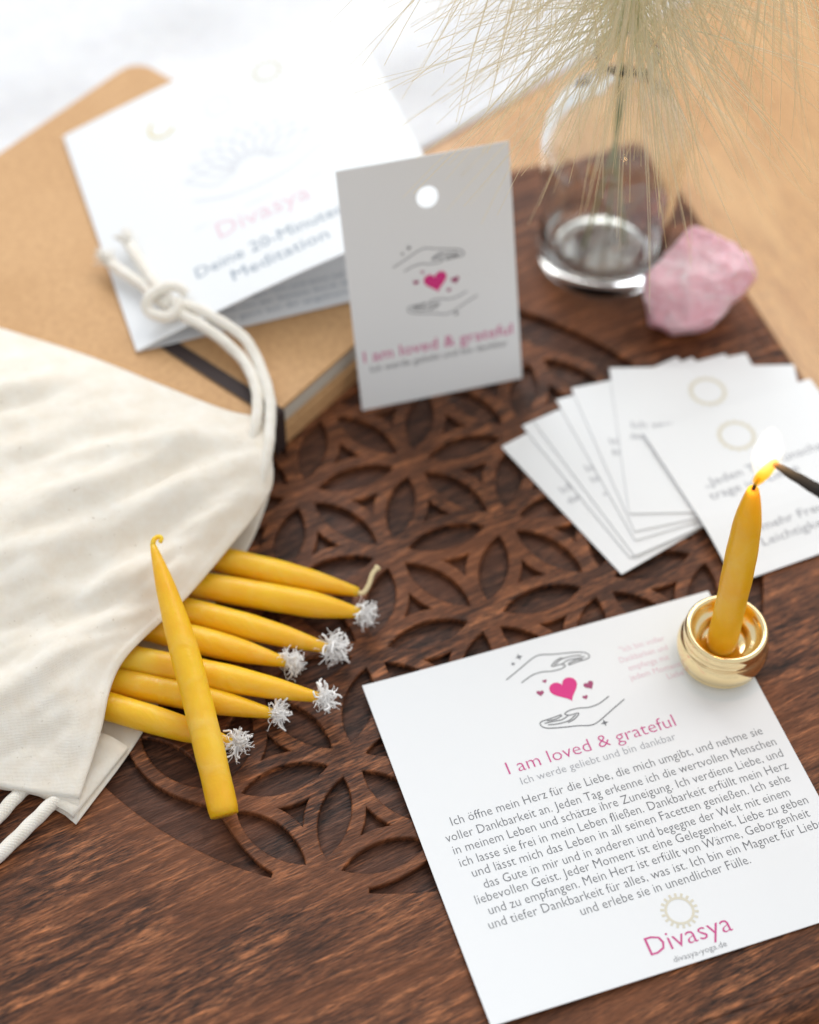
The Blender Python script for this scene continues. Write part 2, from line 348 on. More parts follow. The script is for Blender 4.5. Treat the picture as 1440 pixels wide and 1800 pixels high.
def board():
    bd = thing('carved_board', 'square dark brown wooden board carved with a round flower lattice', 'board', (0, 0, 0)); bd.rotation_euler.z = R(20)
    U, th = 40.0, R(1.44)
    a = Vector((math.cos(th), math.sin(th))); c = Vector((math.cos(th - 2 * math.pi / 3), math.sin(th - 2 * math.pi / 3)))
    node = lambda i, j: (a * i + c * j) * U
    hexd = lambda i, j: max(abs(i), abs(j), abs(i - j)); rng = range(-3, 4)
    nodes = [(i, j) for i in rng for j in rng if hexd(i, j) <= 3]; holes = []
    def lens(p, q, half=.346, wid=.120):
        m = (p + q) / 2; t = (q - p).normalized(); n = Vector((-t.y, t.x)); out = []
        rr = (half ** 2 + wid ** 2) / (2 * wid); am = math.asin(half / rr)
        for sg in (1, -1):
            for k in range(13):
                an = -am + 2 * am * k / 12
                if sg < 0: an = -an
                x, y = rr * math.sin(an), sg * (rr * math.cos(an) - (rr - wid))
                if k == 12: continue
                out.append(m + (t * x + n * y) * U)
        return [(v.x, v.y) for v in out]
    for (i, j) in nodes:
        for di, dj in ((1, 0), (0, 1), (1, 1)):
            if hexd(i + di, j + dj) <= 3: holes.append(lens(node(i, j), node(i + di, j + dj)))
        for tri in (((0, 0), (1, 0), (1, 1)), ((0, 0), (1, 1), (0, 1))):
            ns = [(i + x, j + y) for x, y in tri]
            if all(hexd(*q) <= 3 for q in ns):
                ps = [node(*q) for q in ns]; g = (ps[0] + ps[1] + ps[2]) / 3; poly = []
                for k in range(3):
                    v0 = (ps[k] - g).normalized() * .142 * U; v1 = (ps[(k + 1) % 3] - g).normalized() * .142 * U; md = (v0 + v1).normalized() * .056 * U
                    for q in range(6):
                        s = q / 6; poly.append(g + v0 * (1 - s) ** 2 + (md * 2 - (v0 + v1) / 2) * 2 * s * (1 - s) + v1 * s * s)
                holes.append([(v.x, v.y) for v in poly])
    corner = [(3, 0), (3, 3), (0, 3), (-3, 0), (-3, -3), (0, -3)]; Rr = 3.09 * U
    for k in range(6):
        A, B = corner[k], corner[(k + 1) % 6]; st = ((B[0] - A[0]) // 3, (B[1] - A[1]) // 3); path = []
        for s in range(3):
            p, q = node(A[0] + st[0] * s, A[1] + st[1] * s), node(A[0] + st[0] * (s + 1), A[1] + st[1] * (s + 1)); n = (p + q).normalized()
            for x in range(17):
                f = x / 16; path.append(p * (1 - f) + q * f + n * (.085 + .145 * math.sin(math.pi * f)) * U)
        keep = [v for v in path if v.length < Rr - 1.6]
        a0, a1 = math.atan2(keep[0].y, keep[0].x), math.atan2(keep[-1].y, keep[-1].x); d = (a1 - a0 + math.pi) % (2 * math.pi) - math.pi
        arc = [(Rr * math.cos(a0 + d * x / 24), Rr * math.sin(a0 + d * x / 24)) for x in range(25)]
        holes.append(arc + [(v.x, v.y) for v in reversed(keep)])
    H, HF = 161, 182
    plate('fretwork_panel', [(-H, -HF), (H, -HF), (H, H), (-H, H)], holes, 2.6, .5, MAT['board'], bd)
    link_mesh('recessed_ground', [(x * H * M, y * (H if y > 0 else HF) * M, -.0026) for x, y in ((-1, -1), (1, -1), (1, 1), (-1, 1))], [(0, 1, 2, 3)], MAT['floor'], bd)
    # rounded edge moulding
    prof = [(0, -.3), (.6, 0)] + [(1.5 + 8 * math.sin(R(x)), -8 + 8 * math.cos(R(x))) for x in range(0, 91, 15)] + [(9.5, -15), (8.5, -17.8), (0, -17.8)]
    V, F = [], []; n = len(prof)
    pts = [(1, 1), (-1, 1), (-1, -1), (1, -1)]
    ring_pts = []
    for sx, sy in pts:
        base = math.atan2(sy, sx)
        for k in range(7): an = base - R(45) + R(90) * k / 6; ring_pts.append((sx * H, sy * (H if sy > 0 else HF), math.cos(an), math.sin(an)))
    for x, y, ca, sa in ring_pts:
        for d, z in prof: V.append(((x + ca * d) * M, (y + sa * d) * M, z * M))
    mm = len(ring_pts)
    for k in range(mm):
        for i in range(n - 1): p, q = k * n + i, ((k + 1) % mm) * n + i; F.append((p, q, q + 1, p + 1))
    link_mesh('edge_moulding', V, F, MAT['board'], bd, True)
board()

# ------------------------------------------------------------------ kraft notebook
NBT, NBN = Vector((.616, .788, 0)), Vector((-.788, .616, 0))
def notebook():
    nb = thing('notebook', 'thick kraft brown notebook under the folded white leaflet', 'notebook', mat=frame(((NBT * -40 + NBN * 58.4) * M).to_tuple(), NBT, NBN))
    L, Wd = 158, 172
    def slab(name, x0, x1, y0, y1, z0, z1, mat, rc, parent=nb):
        out = []
        for cx, cy, b in ((x1 - rc, y0 + rc, -90), (x1 - rc, y1 - rc, 0), (x0 + rc, y1 - rc, 90), (x0 + rc, y0 + rc, 180)):
            for k in range(7): out.append((cx + rc * math.cos(R(b + 15 * k)), cy + rc * math.sin(R(b + 15 * k))))
        m = len(out); V = [(x * M, y * M, z0 * M) for x, y in out] + [(x * M, y * M, z1 * M) for x, y in out]
        F = [tuple(range(m))[::-1], tuple(range(m, 2 * m))] + [(k, (k + 1) % m, m + (k + 1) % m, m + k) for k in range(m)]
        o = link_mesh(name, V, F, mat, parent); md = o.modifiers.new('b', 'BEVEL'); md.width = .0004; md.segments = 2; md.limit_method = 'ANGLE'; return o
    slab('back_cover', 0, L, 0, Wd, 0.1, 8.6, MAT['kraft'], 9)
    slab('page_block', 1.2, L - 2, 2.0, Wd - 2, 8.6, 17.3, MAT['pages'], 8)
    slab('front_cover', 0, L, 0.6, Wd, 17.3, 19.2, MAT['kraft'], 9)
    # elastic band across the cover and down the edge
    x0, x1 = 47.2, 52.8; V = []; F = []
    pth = [(62, 19.25), (62, 19.9), (3, 19.9), (-.6, 19.6), (-1.0, 18.8), (-1.0, .3), (-.2, .3), (-.2, 19.24)]
    for y, z in pth: V += [(x0 * M, y * M, z * M), (x1 * M, y * M, z * M)]
    for i in range(len(pth) - 1): F.append((2 * i, 2 * i + 1, 2 * i + 3, 2 * i + 2))
    link_mesh('elastic_band', V, F, MAT['elastic'], nb)
notebook()

# ------------------------------------------------------------------ folded leaflet
def leaflet():
    BL = Vector((-90.3, 70.8, 19.95)); a = R(109.8); Y = Vector((math.cos(a), math.sin(a), 0)); X = Vector((math.cos(R(19.8)), math.sin(R(19.8)), 0))
    lf = thing('folded_leaflet', 'folded square white leaflet with raised cover lying on the kraft notebook', 'leaflet', mat=frame((BL * M).to_tuple(), X, Y))
    S = 121
    pg = sheet('inner_page', S, S, MAT['paper'], lf, lambda x, y: .5, .4, 4)
    for k, (y, x0, x1, b) in enumerate(((12.8, 22, 99, 'finde einen ruhigen Ort und atme tief ein und aus'), (8.4, 18, 103, 'und lass dich von der Stimme durch die Stille führen'), (4.0, 26, 96, 'bis du ganz bei dir angekommen bist'))):
        text(b, x0, x1, y, 3.2, INK['blue'], pg, lambda x, y: .5)
    ph = R(16)
    bow = lambda x, y: 2.2 * math.sin(math.pi * x / S) + .6
    V = []
    c = sheet('cover_page', S, S, MAT['paper'], lf, bow, .4, 16); c.rotation_euler = (0, -ph, 0)
    kw = dict(parent=c, warp=bow)
    ring(c, 37, 99.5, 5.0, 1.2, 'yellow', bow, arc=(120, 330)); ring(c, 82.5, 104, 4.6, 1.0, 'gold', bow, rays=14, raylen=1.6)
    # faint seated-flower line drawing
    ln = []
    for k in range(9):
        t = R(20 + 140 * k / 8); cx, cy = 63, 58; tip = (cx + 27 * math.cos(t), cy + 24 * math.sin(t)); n = (-math.sin(t), math.cos(t))
        for sg in (1, -1): ln.append([(p.x, p.y) for p in spline([(cx + 7 * math.cos(t), cy + 6 * math.sin(t), 0), (cx + 15 * math.cos(t) + sg * 4.5 * n[0], cy + 13 * math.sin(t) + sg * 4.5 * n[1], 0), (tip[0], tip[1], 0)], 8)])
    ln.append([(p.x, p.y) for p in spline([(38, 55, 0), (50, 50, 0), (63, 48.5, 0), (76, 50, 0), (90, 56, 0)], 8)])
    ln.append([(60 + 5 * math.cos(R(k * 15)), 97 + 5.5 * math.sin(R(k * 15))) for k in range(25)])
    strokes('printed_line_drawing', ln, .5, INK['faint'], c, bow)
    strokes('printed_rule', [[(34.4, 41.3), (60, 41.3), (85.3, 41.3)]], .45, INK['faint'], c, bow)
    text('Divasya', 42, 78, 31.6, 11.5, INK['palepink'], thin=-.002, **kw)
    text('Deine 20-Minuten', 29.3, 87, 18.4, 7.4, INK['blue'], **kw); text('Meditation', 41, 78, 9.6, 7.4, INK['blue'], **kw)
leaflet()

# ------------------------------------------------------------------ standing card
def standing_card():
    a = R(16.5); u = Vector((math.cos(a), math.sin(a), 0)); n = Vector((-u.y, u.x, 0)); d = n * math.cos(R(70)) + Vector((0, 0, math.sin(R(70))))
    sc = thing('standing_card', 'white card with a punched hole and pink heart print, standing upright', 'card', mat=frame((-.0115, .0629, .0002), u, d))
    hole = [(30.2 + 3.9 * math.cos(R(k * 12)), 75.6 + 3.9 * math.sin(R(k * 12))) for k in range(30)]
    cd_ = plate('card_sheet', [(0, 0), (59.8, 0), (59.8, 90), (0, 90)], [hole], .5, .06, MAT['paper'], sc)
    motif(sc, 30.7, 44.3, .89, w=.36)
    text('I am loved & grateful', 2.6, 57.2, 18.6, 6.2, INK['pink'], sc); text('Ich werde geliebt und bin dankbar', 4.6, 55.2, 14.4, 3.5, INK['grey'], sc)
standing_card()

# ------------------------------------------------------------------ affirmation sheet
def affirmation():
    a = R(19.3); X = Vector((math.cos(a), math.sin(a), 0)); Y = Vector((-math.sin(a), math.cos(a), 0))
    sh = thing('affirmation_sheet', 'large square white sheet with long grey paragraph under the brass candle holder', 'sheet', mat=frame((-.0080, -.0532, 0.0), X, Y))
    wp = lambda x, y: .55 + 1.1 * max(0, (-y - 60) / 58) ** 2 * (1 + .5 * math.cos(x / 30)) + .5 * max(0, (30 - x) / 30) ** 2
    sheet('paper', 119.3, -117.6, MAT['paper'], sh, wp, .3, 18)
    kw = dict(parent=sh, warp=wp)
    motif(sh, 60.4, -21.0, 1.0, wp, w=.36)
    text('I am loved & grateful', 33, 88.5, -44.1, 6.3, INK['pink'], thin=-.010, **kw)
    text('Ich werde geliebt und bin dankbar', 35.5, 86.5, -48.6, 3.7, INK['soft'], thin=-.010, **kw)
    for (x0, x1, y, b) in ((10.7, 112.9, -55.2, 'Ich öffne mein Herz für die Liebe, die mich umgibt, und nehme sie'),
                           (7.4, 115.2, -60.0, 'voller Dankbarkeit an. Jeden Tag erkenne ich die wertvollen Menschen'),
                           (8.2, 115.4, -64.4, 'in meinem Leben und schätze ihre Zuneigung. Ich verdiene Liebe, und'),
                           (8.6, 115, -68.8, 'ich lasse sie frei in mein Leben fließen. Dankbarkeit erfüllt mein Herz'),
                           (11, 113.7, -73.0, 'und lässt mich das Leben in all seinen Facetten genießen. Ich sehe'),
                           (13, 111.4, -77.4, 'das Gute in mir und in anderen und begegne der Welt mit einem'),
                           (9, 115.4, -81.5, 'liebevollen Geist. Jeder Moment ist eine Gelegenheit, Liebe zu geben'),
                           (11.5, 113.9, -85.7, 'und zu empfangen. Mein Herz ist erfüllt von Wärme, Geborgenheit'),
                           (9.9, 116.4, -90.0, 'und tiefer Dankbarkeit für alles, was ist. Ich bin ein Magnet für Liebe'),
                           (36.6, 90.3, -94.2, 'und erlebe sie in unendlicher Fülle.')):
        text(b, x0, x1, y, 4.25, INK['grey'], thin=-.010, **kw)
    for (x0, x1, y, b) in ((82.5, 98, -13.6, '"Ich bin voller'), (81, 97.5, -17.2, 'Dankbarkeit und'), (82.5, 96.5, -20.8, 'empfange mit'), (81.5, 99, -24.4, 'jedem Moment'), (93, 99.5, -27.6, 'Liebe"')):
        text(b, x0, x1, y, 3.1, INK['palepink'], thin=-.003, **kw)
    ring(sh, 63.9, -101.6, 4.0, .75, 'gold', wp, rays=18, raylen=1.1)
    text('Divasya', 50.5, 76.2, -112.0, 8.4, INK['pink'], thin=-.009, **kw); text('divasya-yoga.de', 56, 72.4, -115.9, 2.6, INK['grey'], thin=-.010, **kw)
affirmation()

# ------------------------------------------------------------------ fan of small square cards
def small_cards():
    S = 67.0
    data = [((37.8, 47.0), 35.3, 0.5, 'lowest card of the white fan, its bare corner nearest the carved board'), ((45.2, 56.3), 31, 1.1, 'second lowest white card of the fan, just above the lowest one'),
            ((49.2, 58.1), 28.5, 1.7, 'third white card from the bottom of the fan of cards'), ((57.6, 67.8), 21, 2.3, 'fourth white card from the bottom of the fan of cards'),
            ((63.2, 73.0), 16, 2.9, 'white card right beneath the upright ringed card of the fan'), ((77.3, 82.6), 2.5, 3.5, 'white card with pale ring, nearest the rose quartz in the fan')]
    for k, ((x, y), ang, z, lab) in enumerate(data):
        a = R(ang); c = thing('small_card', lab, 'card', mat=frame((x * M, y * M, 0), (math.cos(a), math.sin(a), 0), (-math.sin(a), math.cos(a), 0)), group='small square cards in the fan')
        wp = lambda X, Y, z=z, k=k: z + .35 * (X / S) ** 2 * (k % 3) * .4 + .25 * (Y / S) ** 2
        sheet('card_sheet', S, -S, MAT['paper'], c, wp, .42, 6)
        ring(c, 34, -12.2, 5.9, 1.1, 'gold', wp, rays=16, raylen=.5)
        tx = [('Ich vertraue', 'darauf'), ('Alles ist', 'gut'), ('Ich bin', 'hier'), ('Heute bin', 'ich'), ('Ich lebe', 'frei'), ('Ich vertraue', 'dem Leben')][k]
        text(tx[0], 5, 5 + 2.0 * len(tx[0]), -29.0, 4.6, INK['soft'], c, wp); text(tx[1], 4, 4 + 1.75 * len(tx[1]), -34, 4.2, INK['soft'], c, wp)
        if k in (2, 3): fill('printed_sparkle', [spark(5, -40, .9)], INK['soft'], c, wp)
    a = R(23.5); X = Vector((math.cos(a), math.sin(a), 0)); Y = Vector((-math.sin(a), math.cos(a), 0))
    c = thing('small_card', 'foremost white card with pale ring, behind the candle flame', 'card', mat=frame((.1139, -.0109, .0006), X, Y), group='small square cards in the fan')
    wp = lambda x, y: .45 + .4 * (x / S) ** 2 + 4.1 * (lambda q: q * q * (3 - 2 * q))(max(0, min(1, (y + 4) / 30)))
    sheet('card_sheet', S, S, MAT['paper'], c, wp, .42, 16)
    ring(c, 29.5, 53.4, 5.9, 1.1, 'gold', wp, rays=16, raylen=.5)
    text('„Jeden Tag wünsche', 8.5, 55, 36.8, 5.0, INK['soft'], c, wp); text('trage ich Liebe', 7.5, 42, 31.2, 5.0, INK['soft'], c, wp)
    text('mehr Freude und', 18, 58, 14.2, 4.4, INK['soft'], c, wp); text('Leichtigkeit leben"', 15.5, 58, 9.0, 4.4, INK['soft'], c, wp)
small_cards()

# ------------------------------------------------------------------ candles
def wax_radius(L, r0=5.3, tip=1.25, taper=27, p=1.55):
    def f(s):                                   # s = 0 at the butt, 1 at the tip
        d = (1 - s) * L; x = min(d / taper, 1); return (tip + (r0 - tip) * (1 - (1 - x) ** p)) * (1 + .012 * math.sin(d * .21) + .01 * math.sin(d * .47 + 1)) * (.94 if s == 0 else 1) * M
    return f
def fluff(name, tip, ax, parent, n=14, L=6.5, seed=0, lean=(0, 0, 0)):
    """frayed cotton wick: a few thick crinkled plies and loose fibres opening out of the wax tip"""
    rnd = random.Random(seed); V, F = [], []; tip = Vector(tip); ax = Vector(ax).normalized(); lean = Vector(lean)
    for k in range(n * 8):
        ply = k < n; sp = .22 if ply else .36
        d = (ax + lean + Vector((rnd.gauss(0, sp), rnd.gauss(0, sp), rnd.gauss(.10, sp * .7)))).normalized(); l = L * rnd.uniform(.6, 1.0) * (1 if ply else .95)
        q = tip + ax * rnd.uniform(.0, 1.2) + Vector((rnd.gauss(0, .35), rnd.gauss(0, .35), rnd.gauss(0, .3))); p = [tip - ax * 1.2, q.copy()]; ns = 7; kk = .50 if ply else .60
        for s in range(ns):
            d = (d + Vector((rnd.gauss(0, kk), rnd.gauss(0, kk), rnd.gauss(0, kk)))).normalized(); q = q + d * l / ns; q.z = max(q.z, .7); p.append(q.copy())
        r = rnd.uniform(.40, .58) if ply else rnd.uniform(.11, .18)
        tube_data([v * M for v in p], lambda t: r * (1 - .35 * t) * M, 5, V, F)
    return link_mesh(name, V, F, MAT['wick'], parent, True)
def candle(label, butt, tip, bend=(0, 0, 0), r0=5.3, group=None, taper=27, tipr=1.25, pw=1.55):
    butt, tip, bend = Vector(butt), Vector(tip), Vector(bend); L = (tip - butt).length
    c = thing('candle', label, 'candle', (butt * M).to_tuple(), group=group)
    n = 44; pts = [(butt.lerp(tip, s) + bend * math.sin(math.pi * s) - butt) * M for s in [k / n for k in range(n + 1)]]
    prof = wax_radius(L, r0, tipr, taper, pw); b = tube('wax_body', pts, prof, MAT['wax'], c, 28)
    return c, butt, tip
LC = 90.0
cl = [((-49.6, -10.6, 6.9), (-10.2, -20.3, 6.2), 'uppermost yellow candle in the bag mouth, with a bent waxed wick'),
      ((-59.9, -19.9, 7.2), (-9.5, -29.2, 7.2), 'second yellow candle from the top in the bag mouth, reaching furthest right'),
      ((-64.6, -29.7, 7.0), (-19.3, -42.8, 7.0), 'third yellow candle from the top, widest frayed white wick'),
      ((-63.6, -40.0, 7.2), (-31.9, -48.8, 7.4), 'fourth yellow candle from the top, short one with round frayed wick'),
      ((-81.3, -49.2, 8.3), (-21.1, -61.8, 8.0), 'fifth yellow candle from the top, long one nearest the white sheet corner'),
      ((-82.5, -56.9, 6.4), (-35.3, -66.8, 6.2), 'sixth yellow candle from the top, half hidden under the crossing candle'),
      ((-84.8, -66.0, 6.6), (-46.7, -77.6, 6.0), 'lowest yellow candle in the bag mouth, with a hooked white wick')]
for k, (A, B, lab) in enumerate(cl):
    A, B = Vector(A) - Vector((0, 0, .7)), Vector(B) - Vector((0, 0, .7)); d = (A - B).normalized(); butt = B + d * LC
    c, b, t = candle(lab, butt, B, (0, 0, .4), 4.4 + .12 * math.sin(k * 2.1), 'beeswax candles lying in the bag mouth', taper=[26, 19, 26, 24, 30, 24, 24][k], tipr=1.5)
    o = (B - butt); ax = -d
    if k == 0:
        p = spline([o - ax * 1, o + ax * 1.5, o + ax * 2.8 + Vector((.6, 2.5, 1.5)), o + ax * 3.6 + Vector((1, 6, 3.2)), o + ax * 4.2 + Vector((2.2, 8.6, 3.8))], 5)
        w = tube('wick', [v * M for v in p], lambda s: (.85 - .1 * s + (.35 if s > .9 else 0)) * M, MAT['waxed_wick'], c, 8)
    else:
        lean = [0, (0, .1, 0), (.2, .25, .1), (.1, .5, .2), (0, .15, .1), (.1, .1, .1), (.1, .75, .3)][k]
        n, Lf = [0, 15, 20, 17, 16, 13, 11][k], [0, 8.0, 9.6, 8.0, 8.0, 7.2, 9.0][k]
        f = fluff('wick', B, ax, c, n, Lf, 20 + k, lean); f.location = (-butt * M)
# the loose candle lying across the others
c, b, t = candle('loose yellow candle lying across the other candles, tip on the bag', (-47.2, -102.0, 5.2), (-73.6, -23.6, 33.5), (.8, .6, .6), 4.55, None, 46, .9, 2.3)
o = t - b
tube('wick', [v * M for v in spline([o - Vector((-.4, 1.2, .6)), o, o + Vector((.3, 1.6, .6)), o + Vector((1.6, 2.5, .9)), o + Vector((2.6, 1.9, .8)), o + Vector((2.2, .6, .5))], 5)], lambda s: (.9 - .25 * s) * M, MAT['wax'], c, 8)

# burning candle in its brass holder
HC = Vector((105.6, -40.3, .95))
hd = thing('candle_holder', 'polished round brass candle holder on the corner of the large sheet', 'candle holder', (HC * M).to_tuple())
prof = [(0, 0), (10.6, 0), (11.4, .25), (11.9, .8), (12.5, 1.5), (13.1, 2.2), (13.2, 2.8), (13.0, 3.3), (13.5, 4.1), (14.2, 6.0), (14.45, 8.0), (14.2, 10.0), (13.5, 11.8), (13.0, 12.5), (12.9, 13.1), (13.15, 13.9), (13.2, 15.0), (13.0, 16.2), (12.5, 17.0), (11.9, 17.3), (11.3, 17.0), (10.8, 16.2), (10.4, 14.6), (9.9, 13.4), (9.2, 12.7), (8.4, 12.4), (7.9, 11.9), (7.7, 10.5), (7.4, 9.2), (6.6, 8.5), (0, 8.3)]
lathe('holder_body', prof, MAT['brass'], hd, 72)
lb, lt = Vector((105.0, -40.9, 9.4)), Vector((103.4, -37.4, 83))
lc, b, t = candle('burning yellow candle standing upright in the brass holder', lb, lt, (.5, 0, 0), 4.75, None, 36, 1.6, 3.0)
o = t - b
tube('wick', [v * M for v in (o - Vector((0, 0, 1)), o + Vector((.1, 0, 1)), o + Vector((.4, 0, 3)), o + Vector((.9, -.1, 4.6)))], .55 * M, MAT['burnt'], lc, 8)
fl = thing('flame', 'small bright flame between the candle wick and the burnt match', 'flame', (t * M).to_tuple())
pth = spline([(.6, 0, 6.0), (.9, -.1, 8.5), (1.5, -.2, 12), (1.5, -.1, 16), (1.2, .0, 21.5), (.9, .0, 29)], 6)
rad = [.6, 2.8, 4.6, 4.8, 3.2, .2]
def fr(s):
    x = s * 5; i = min(int(x), 4); f = x - i; f = f * f * (3 - 2 * f); return (rad[i] * (1 - f) + rad[i + 1] * f) * M
tube('flame_body', [v * M for v in pth], fr, MAT['flame'], fl, 20)
pl = bpy.data.lights.new('flame_light', 'POINT'); pl.energy = .035; pl.color = (1, .62, .25); pl.shadow_soft_size = .004
plo = bpy.data.objects.new('flame_light', pl); col.objects.link(plo); plo.location = (t + Vector((1, 0, 17))) * M
mtip = Vector((107.2, -40.2, 97)) - t
tube('flame_root', [v * M for v in spline([(.3, 0, 2.6), (.9, -.2, 5.2), (1.9, -.9, 8.6), tuple(mtip * .8 + Vector((0, 0, 3.2))), tuple(mtip + Vector((.2, -.2, .4)))], 6)], lambda s: (.5 + 1.25 * math.sin(math.pi * min(1, .15 + s * .8))) * M, MAT['glow'], fl, 12)
mt = thing('match', 'burnt black match reaching in from the right to the flame', 'match', (.1072, -.0402, .097))
md = Vector((10.8, -9.0, .2)).normalized()
tube('match_stick', [md * M * x for x in (9, 14, 24, 34, 60)], lambda s: (1.25 + .35 * s) * M, MAT['match_wood'], mt, 8)
tube('charred_end', [md * M * x + Vector((0, 0, .0001 * math.sin(x))) for x in (-1.0, 0, 1.4, 3, 5, 8, 11, 14, 16)], lambda s: (.55 + 1.3 * min(s * 1.1, 1) ** .8) * M, MAT['match_char'], mt, 8)

# ------------------------------------------------------------------ glass vase with dry grass
VX, VY = 77.5, 143.3
vs = thing('vase', 'clear round glass bottle vase beside the rose quartz', 'vase', (VX * M, VY * M, .0003))
outer = [(0, 1.4), (8, 1.3), (15, 1.0), (19.6, .4), (20.5, 0), (22.6, .7), (24.0, 2.2), (24.6, 4.6), (24.8, 8), (24.7, 15), (24.6, 24), (25.1, 34), (26.0, 44), (26.6, 52), (26.4, 58), (25.2, 64), (23.0, 70), (19.6, 74.6), (15, 78.4), (11.4, 81.2), (9.9, 84.5), (9.6, 89), (10.2, 93), (11.6, 95.6)]
inner = [(11.2, 96.2), (9.6, 94.6), (8.3, 91), (8.0, 85.5), (9.2, 81.6), (13.2, 77.4), (17.8, 73.4), (21.2, 69), (23.4, 63), (24.6, 57), (24.8, 51), (24.2, 44), (23.3, 34), (22.8, 24), (22.8, 15), (22.4, 11.5), (21.6, 9), (19.6, 7.2), (16, 6.6), (10, 6.5), (0, 6.6)]
lathe('glass_body', outer + inner, MAT['glass'], vs, 80)

def grass(label, stem_pts, head0, head1, n, seed, lmin, lmax, bias):
    rnd = random.Random(seed); g = thing('dry_grass', label, 'grass stem', (stem_pts[0][0] * M, stem_pts[0][1] * M, stem_pts[0][2] * M), group='dry bearded grass in the vase')
    O = Vector(stem_pts[0]); path = [(p - O) * M for p in spline(stem_pts, 10)]
    tube('stem', path, lambda s: (.55 - .1 * s) * M, MAT['stem'], g, 8)
    sp = spline(stem_pts, 10); lo, hi = int(len(sp) * head0), int(len(sp) * head1); hp = sp[lo:hi]
    tube('seed_spike', [(p - O) * M for p in hp], lambda s: (1.3 + 2.3 * math.sin(math.pi * min(1, .12 + s * .85))) * M, MAT['spike'], g, 10)
    V, F, along = [], [], []
    for k in range(n):
        i = rnd.randrange(len(hp) - 1); p = hp[i].lerp(hp[i + 1], rnd.random()); ax = (hp[min(i + 1, len(hp) - 1)] - hp[max(i - 1, 0)]).normalized()
        az = rnd.uniform(0, 2 * math.pi); ref = ax.orthogonal().normalized(); rd = ref * math.cos(az) + ax.cross(ref) * math.sin(az)
        fl_ = R(rnd.uniform(14, 105)); d = (ax * math.cos(fl_) + rd * math.sin(fl_) + Vector(bias) * rnd.uniform(0, 1)).normalized()
        l = rnd.uniform(lmin, lmax); q = p.copy(); pts = [q.copy()]; cv = Vector((rnd.gauss(0, .018), rnd.gauss(0, .018), -.045 + rnd.gauss(0, .02))); ns = 7
        for s in range(ns): d = (d + cv).normalized(); q = q + d * l / ns; pts.append(q.copy())
        b = len(V); r0 = rnd.uniform(.15, .24); tube_data([(v - O) * M for v in pts], lambda t: r0 * (1 - .65 * t) * M, 3, V, F, cap=False)
        along += [j / ns for j in range(ns + 1) for _ in range(3)]
    o = link_mesh('awns', V, F, MAT['awn'], g, True); o['kind'] = 'stuff'
    at = o.data.attributes.new('along', 'FLOAT', 'POINT'); at.data.foreach_set('value', along)
grass('bushy pale green bearded grass head drooping over the vase mouth', [(80, 150, 9.5), (77.9, 144.6, 60), (76, 143, 95), (74, 152, 150), (73, 150, 215), (71, 128, 252), (70, 105, 243), (69.5, 95, 210), (70, 97, 173), (71.5, 101, 137)], .70, 1.0, 1000, 3, 50, 92, (0, -.12, -.10))
grass('second bearded grass head hanging higher at the right of the vase', [(70, 139, 9.5), (77.6, 143.0, 60), (79.5, 144, 95), (88, 156, 160), (96, 158, 225), (104, 140, 262), (108, 118, 250), (108, 104, 220), (105, 98, 188)], .70, 1.0, 520, 9, 60, 100, (.3, -.12, -.10))
grass('third bearded grass head hanging at the left, spreading over the leaflet', [(86, 141, 9.5), (77.2, 143.2, 60), (75, 142.5, 95), (62, 156, 160), (48, 158, 225), (44, 146, 258), (42, 128, 246), (44, 116, 218), (48, 110, 188)], .70, 1.0, 520, 14, 60, 100, (-.35, -.05, -.04))

# ------------------------------------------------------------------ rose quartz
def rock():
    bm = bmesh.new(); bmesh.ops.create_icosphere(bm, subdivisions=5, radius=1)
    planes = []; rnd = random.Random(5)
    for k in range(17):
        d = Vector((rnd.gauss(0, 1), rnd.gauss(0, 1), rnd.gauss(0, 1))).normalized(); planes.append((d, rnd.uniform(.66, .92)))
    for v in bm.verts:
        p = v.co.normalized(); r = 1.04
        for d, h in planes:
            c = p.dot(d)
            if c > .05: r = min(r, h / c)
        r += .10 + .10 * noise.noise(p * 1.8 + Vector((4, 1, 2))) + .06 * abs(noise.noise(p * 3.2)) + .025 * noise.noise(p * 8) + .02 * noise.noise(p * 17) + .012 * noise.noise(p * 34)
        x, y, z = p.x * r, p.y * r, p.z * r
        lobe = 1 + .10 * math.exp(-((x + .7) ** 2 + (y + .4) ** 2) * 3)
        v.co = (x * 21.5 * lobe * M, y * 17 * M, (z * 16.5 + 3.0 * x) * M)
    zmin = min(v.co.z for v in bm.verts)
    for v in bm.verts: v.co.z = max(v.co.z - zmin - .0028, 0.0002)
    me = bpy.data.meshes.new('rose_quartz'); bm.to_mesh(me); bm.free(); me.materials.append(MAT['quartz'])
    me.polygons.foreach_set('use_smooth', [True] * len(me.polygons))
    o = bpy.data.objects.new('rose_quartz', me); col.objects.link(o); o.location = (.1112, .1155, 0); o.rotation_euler.z = R(14)
    tag(o, 'rough pale pink rose quartz lump beside the glass vase', 'stone')
rock()

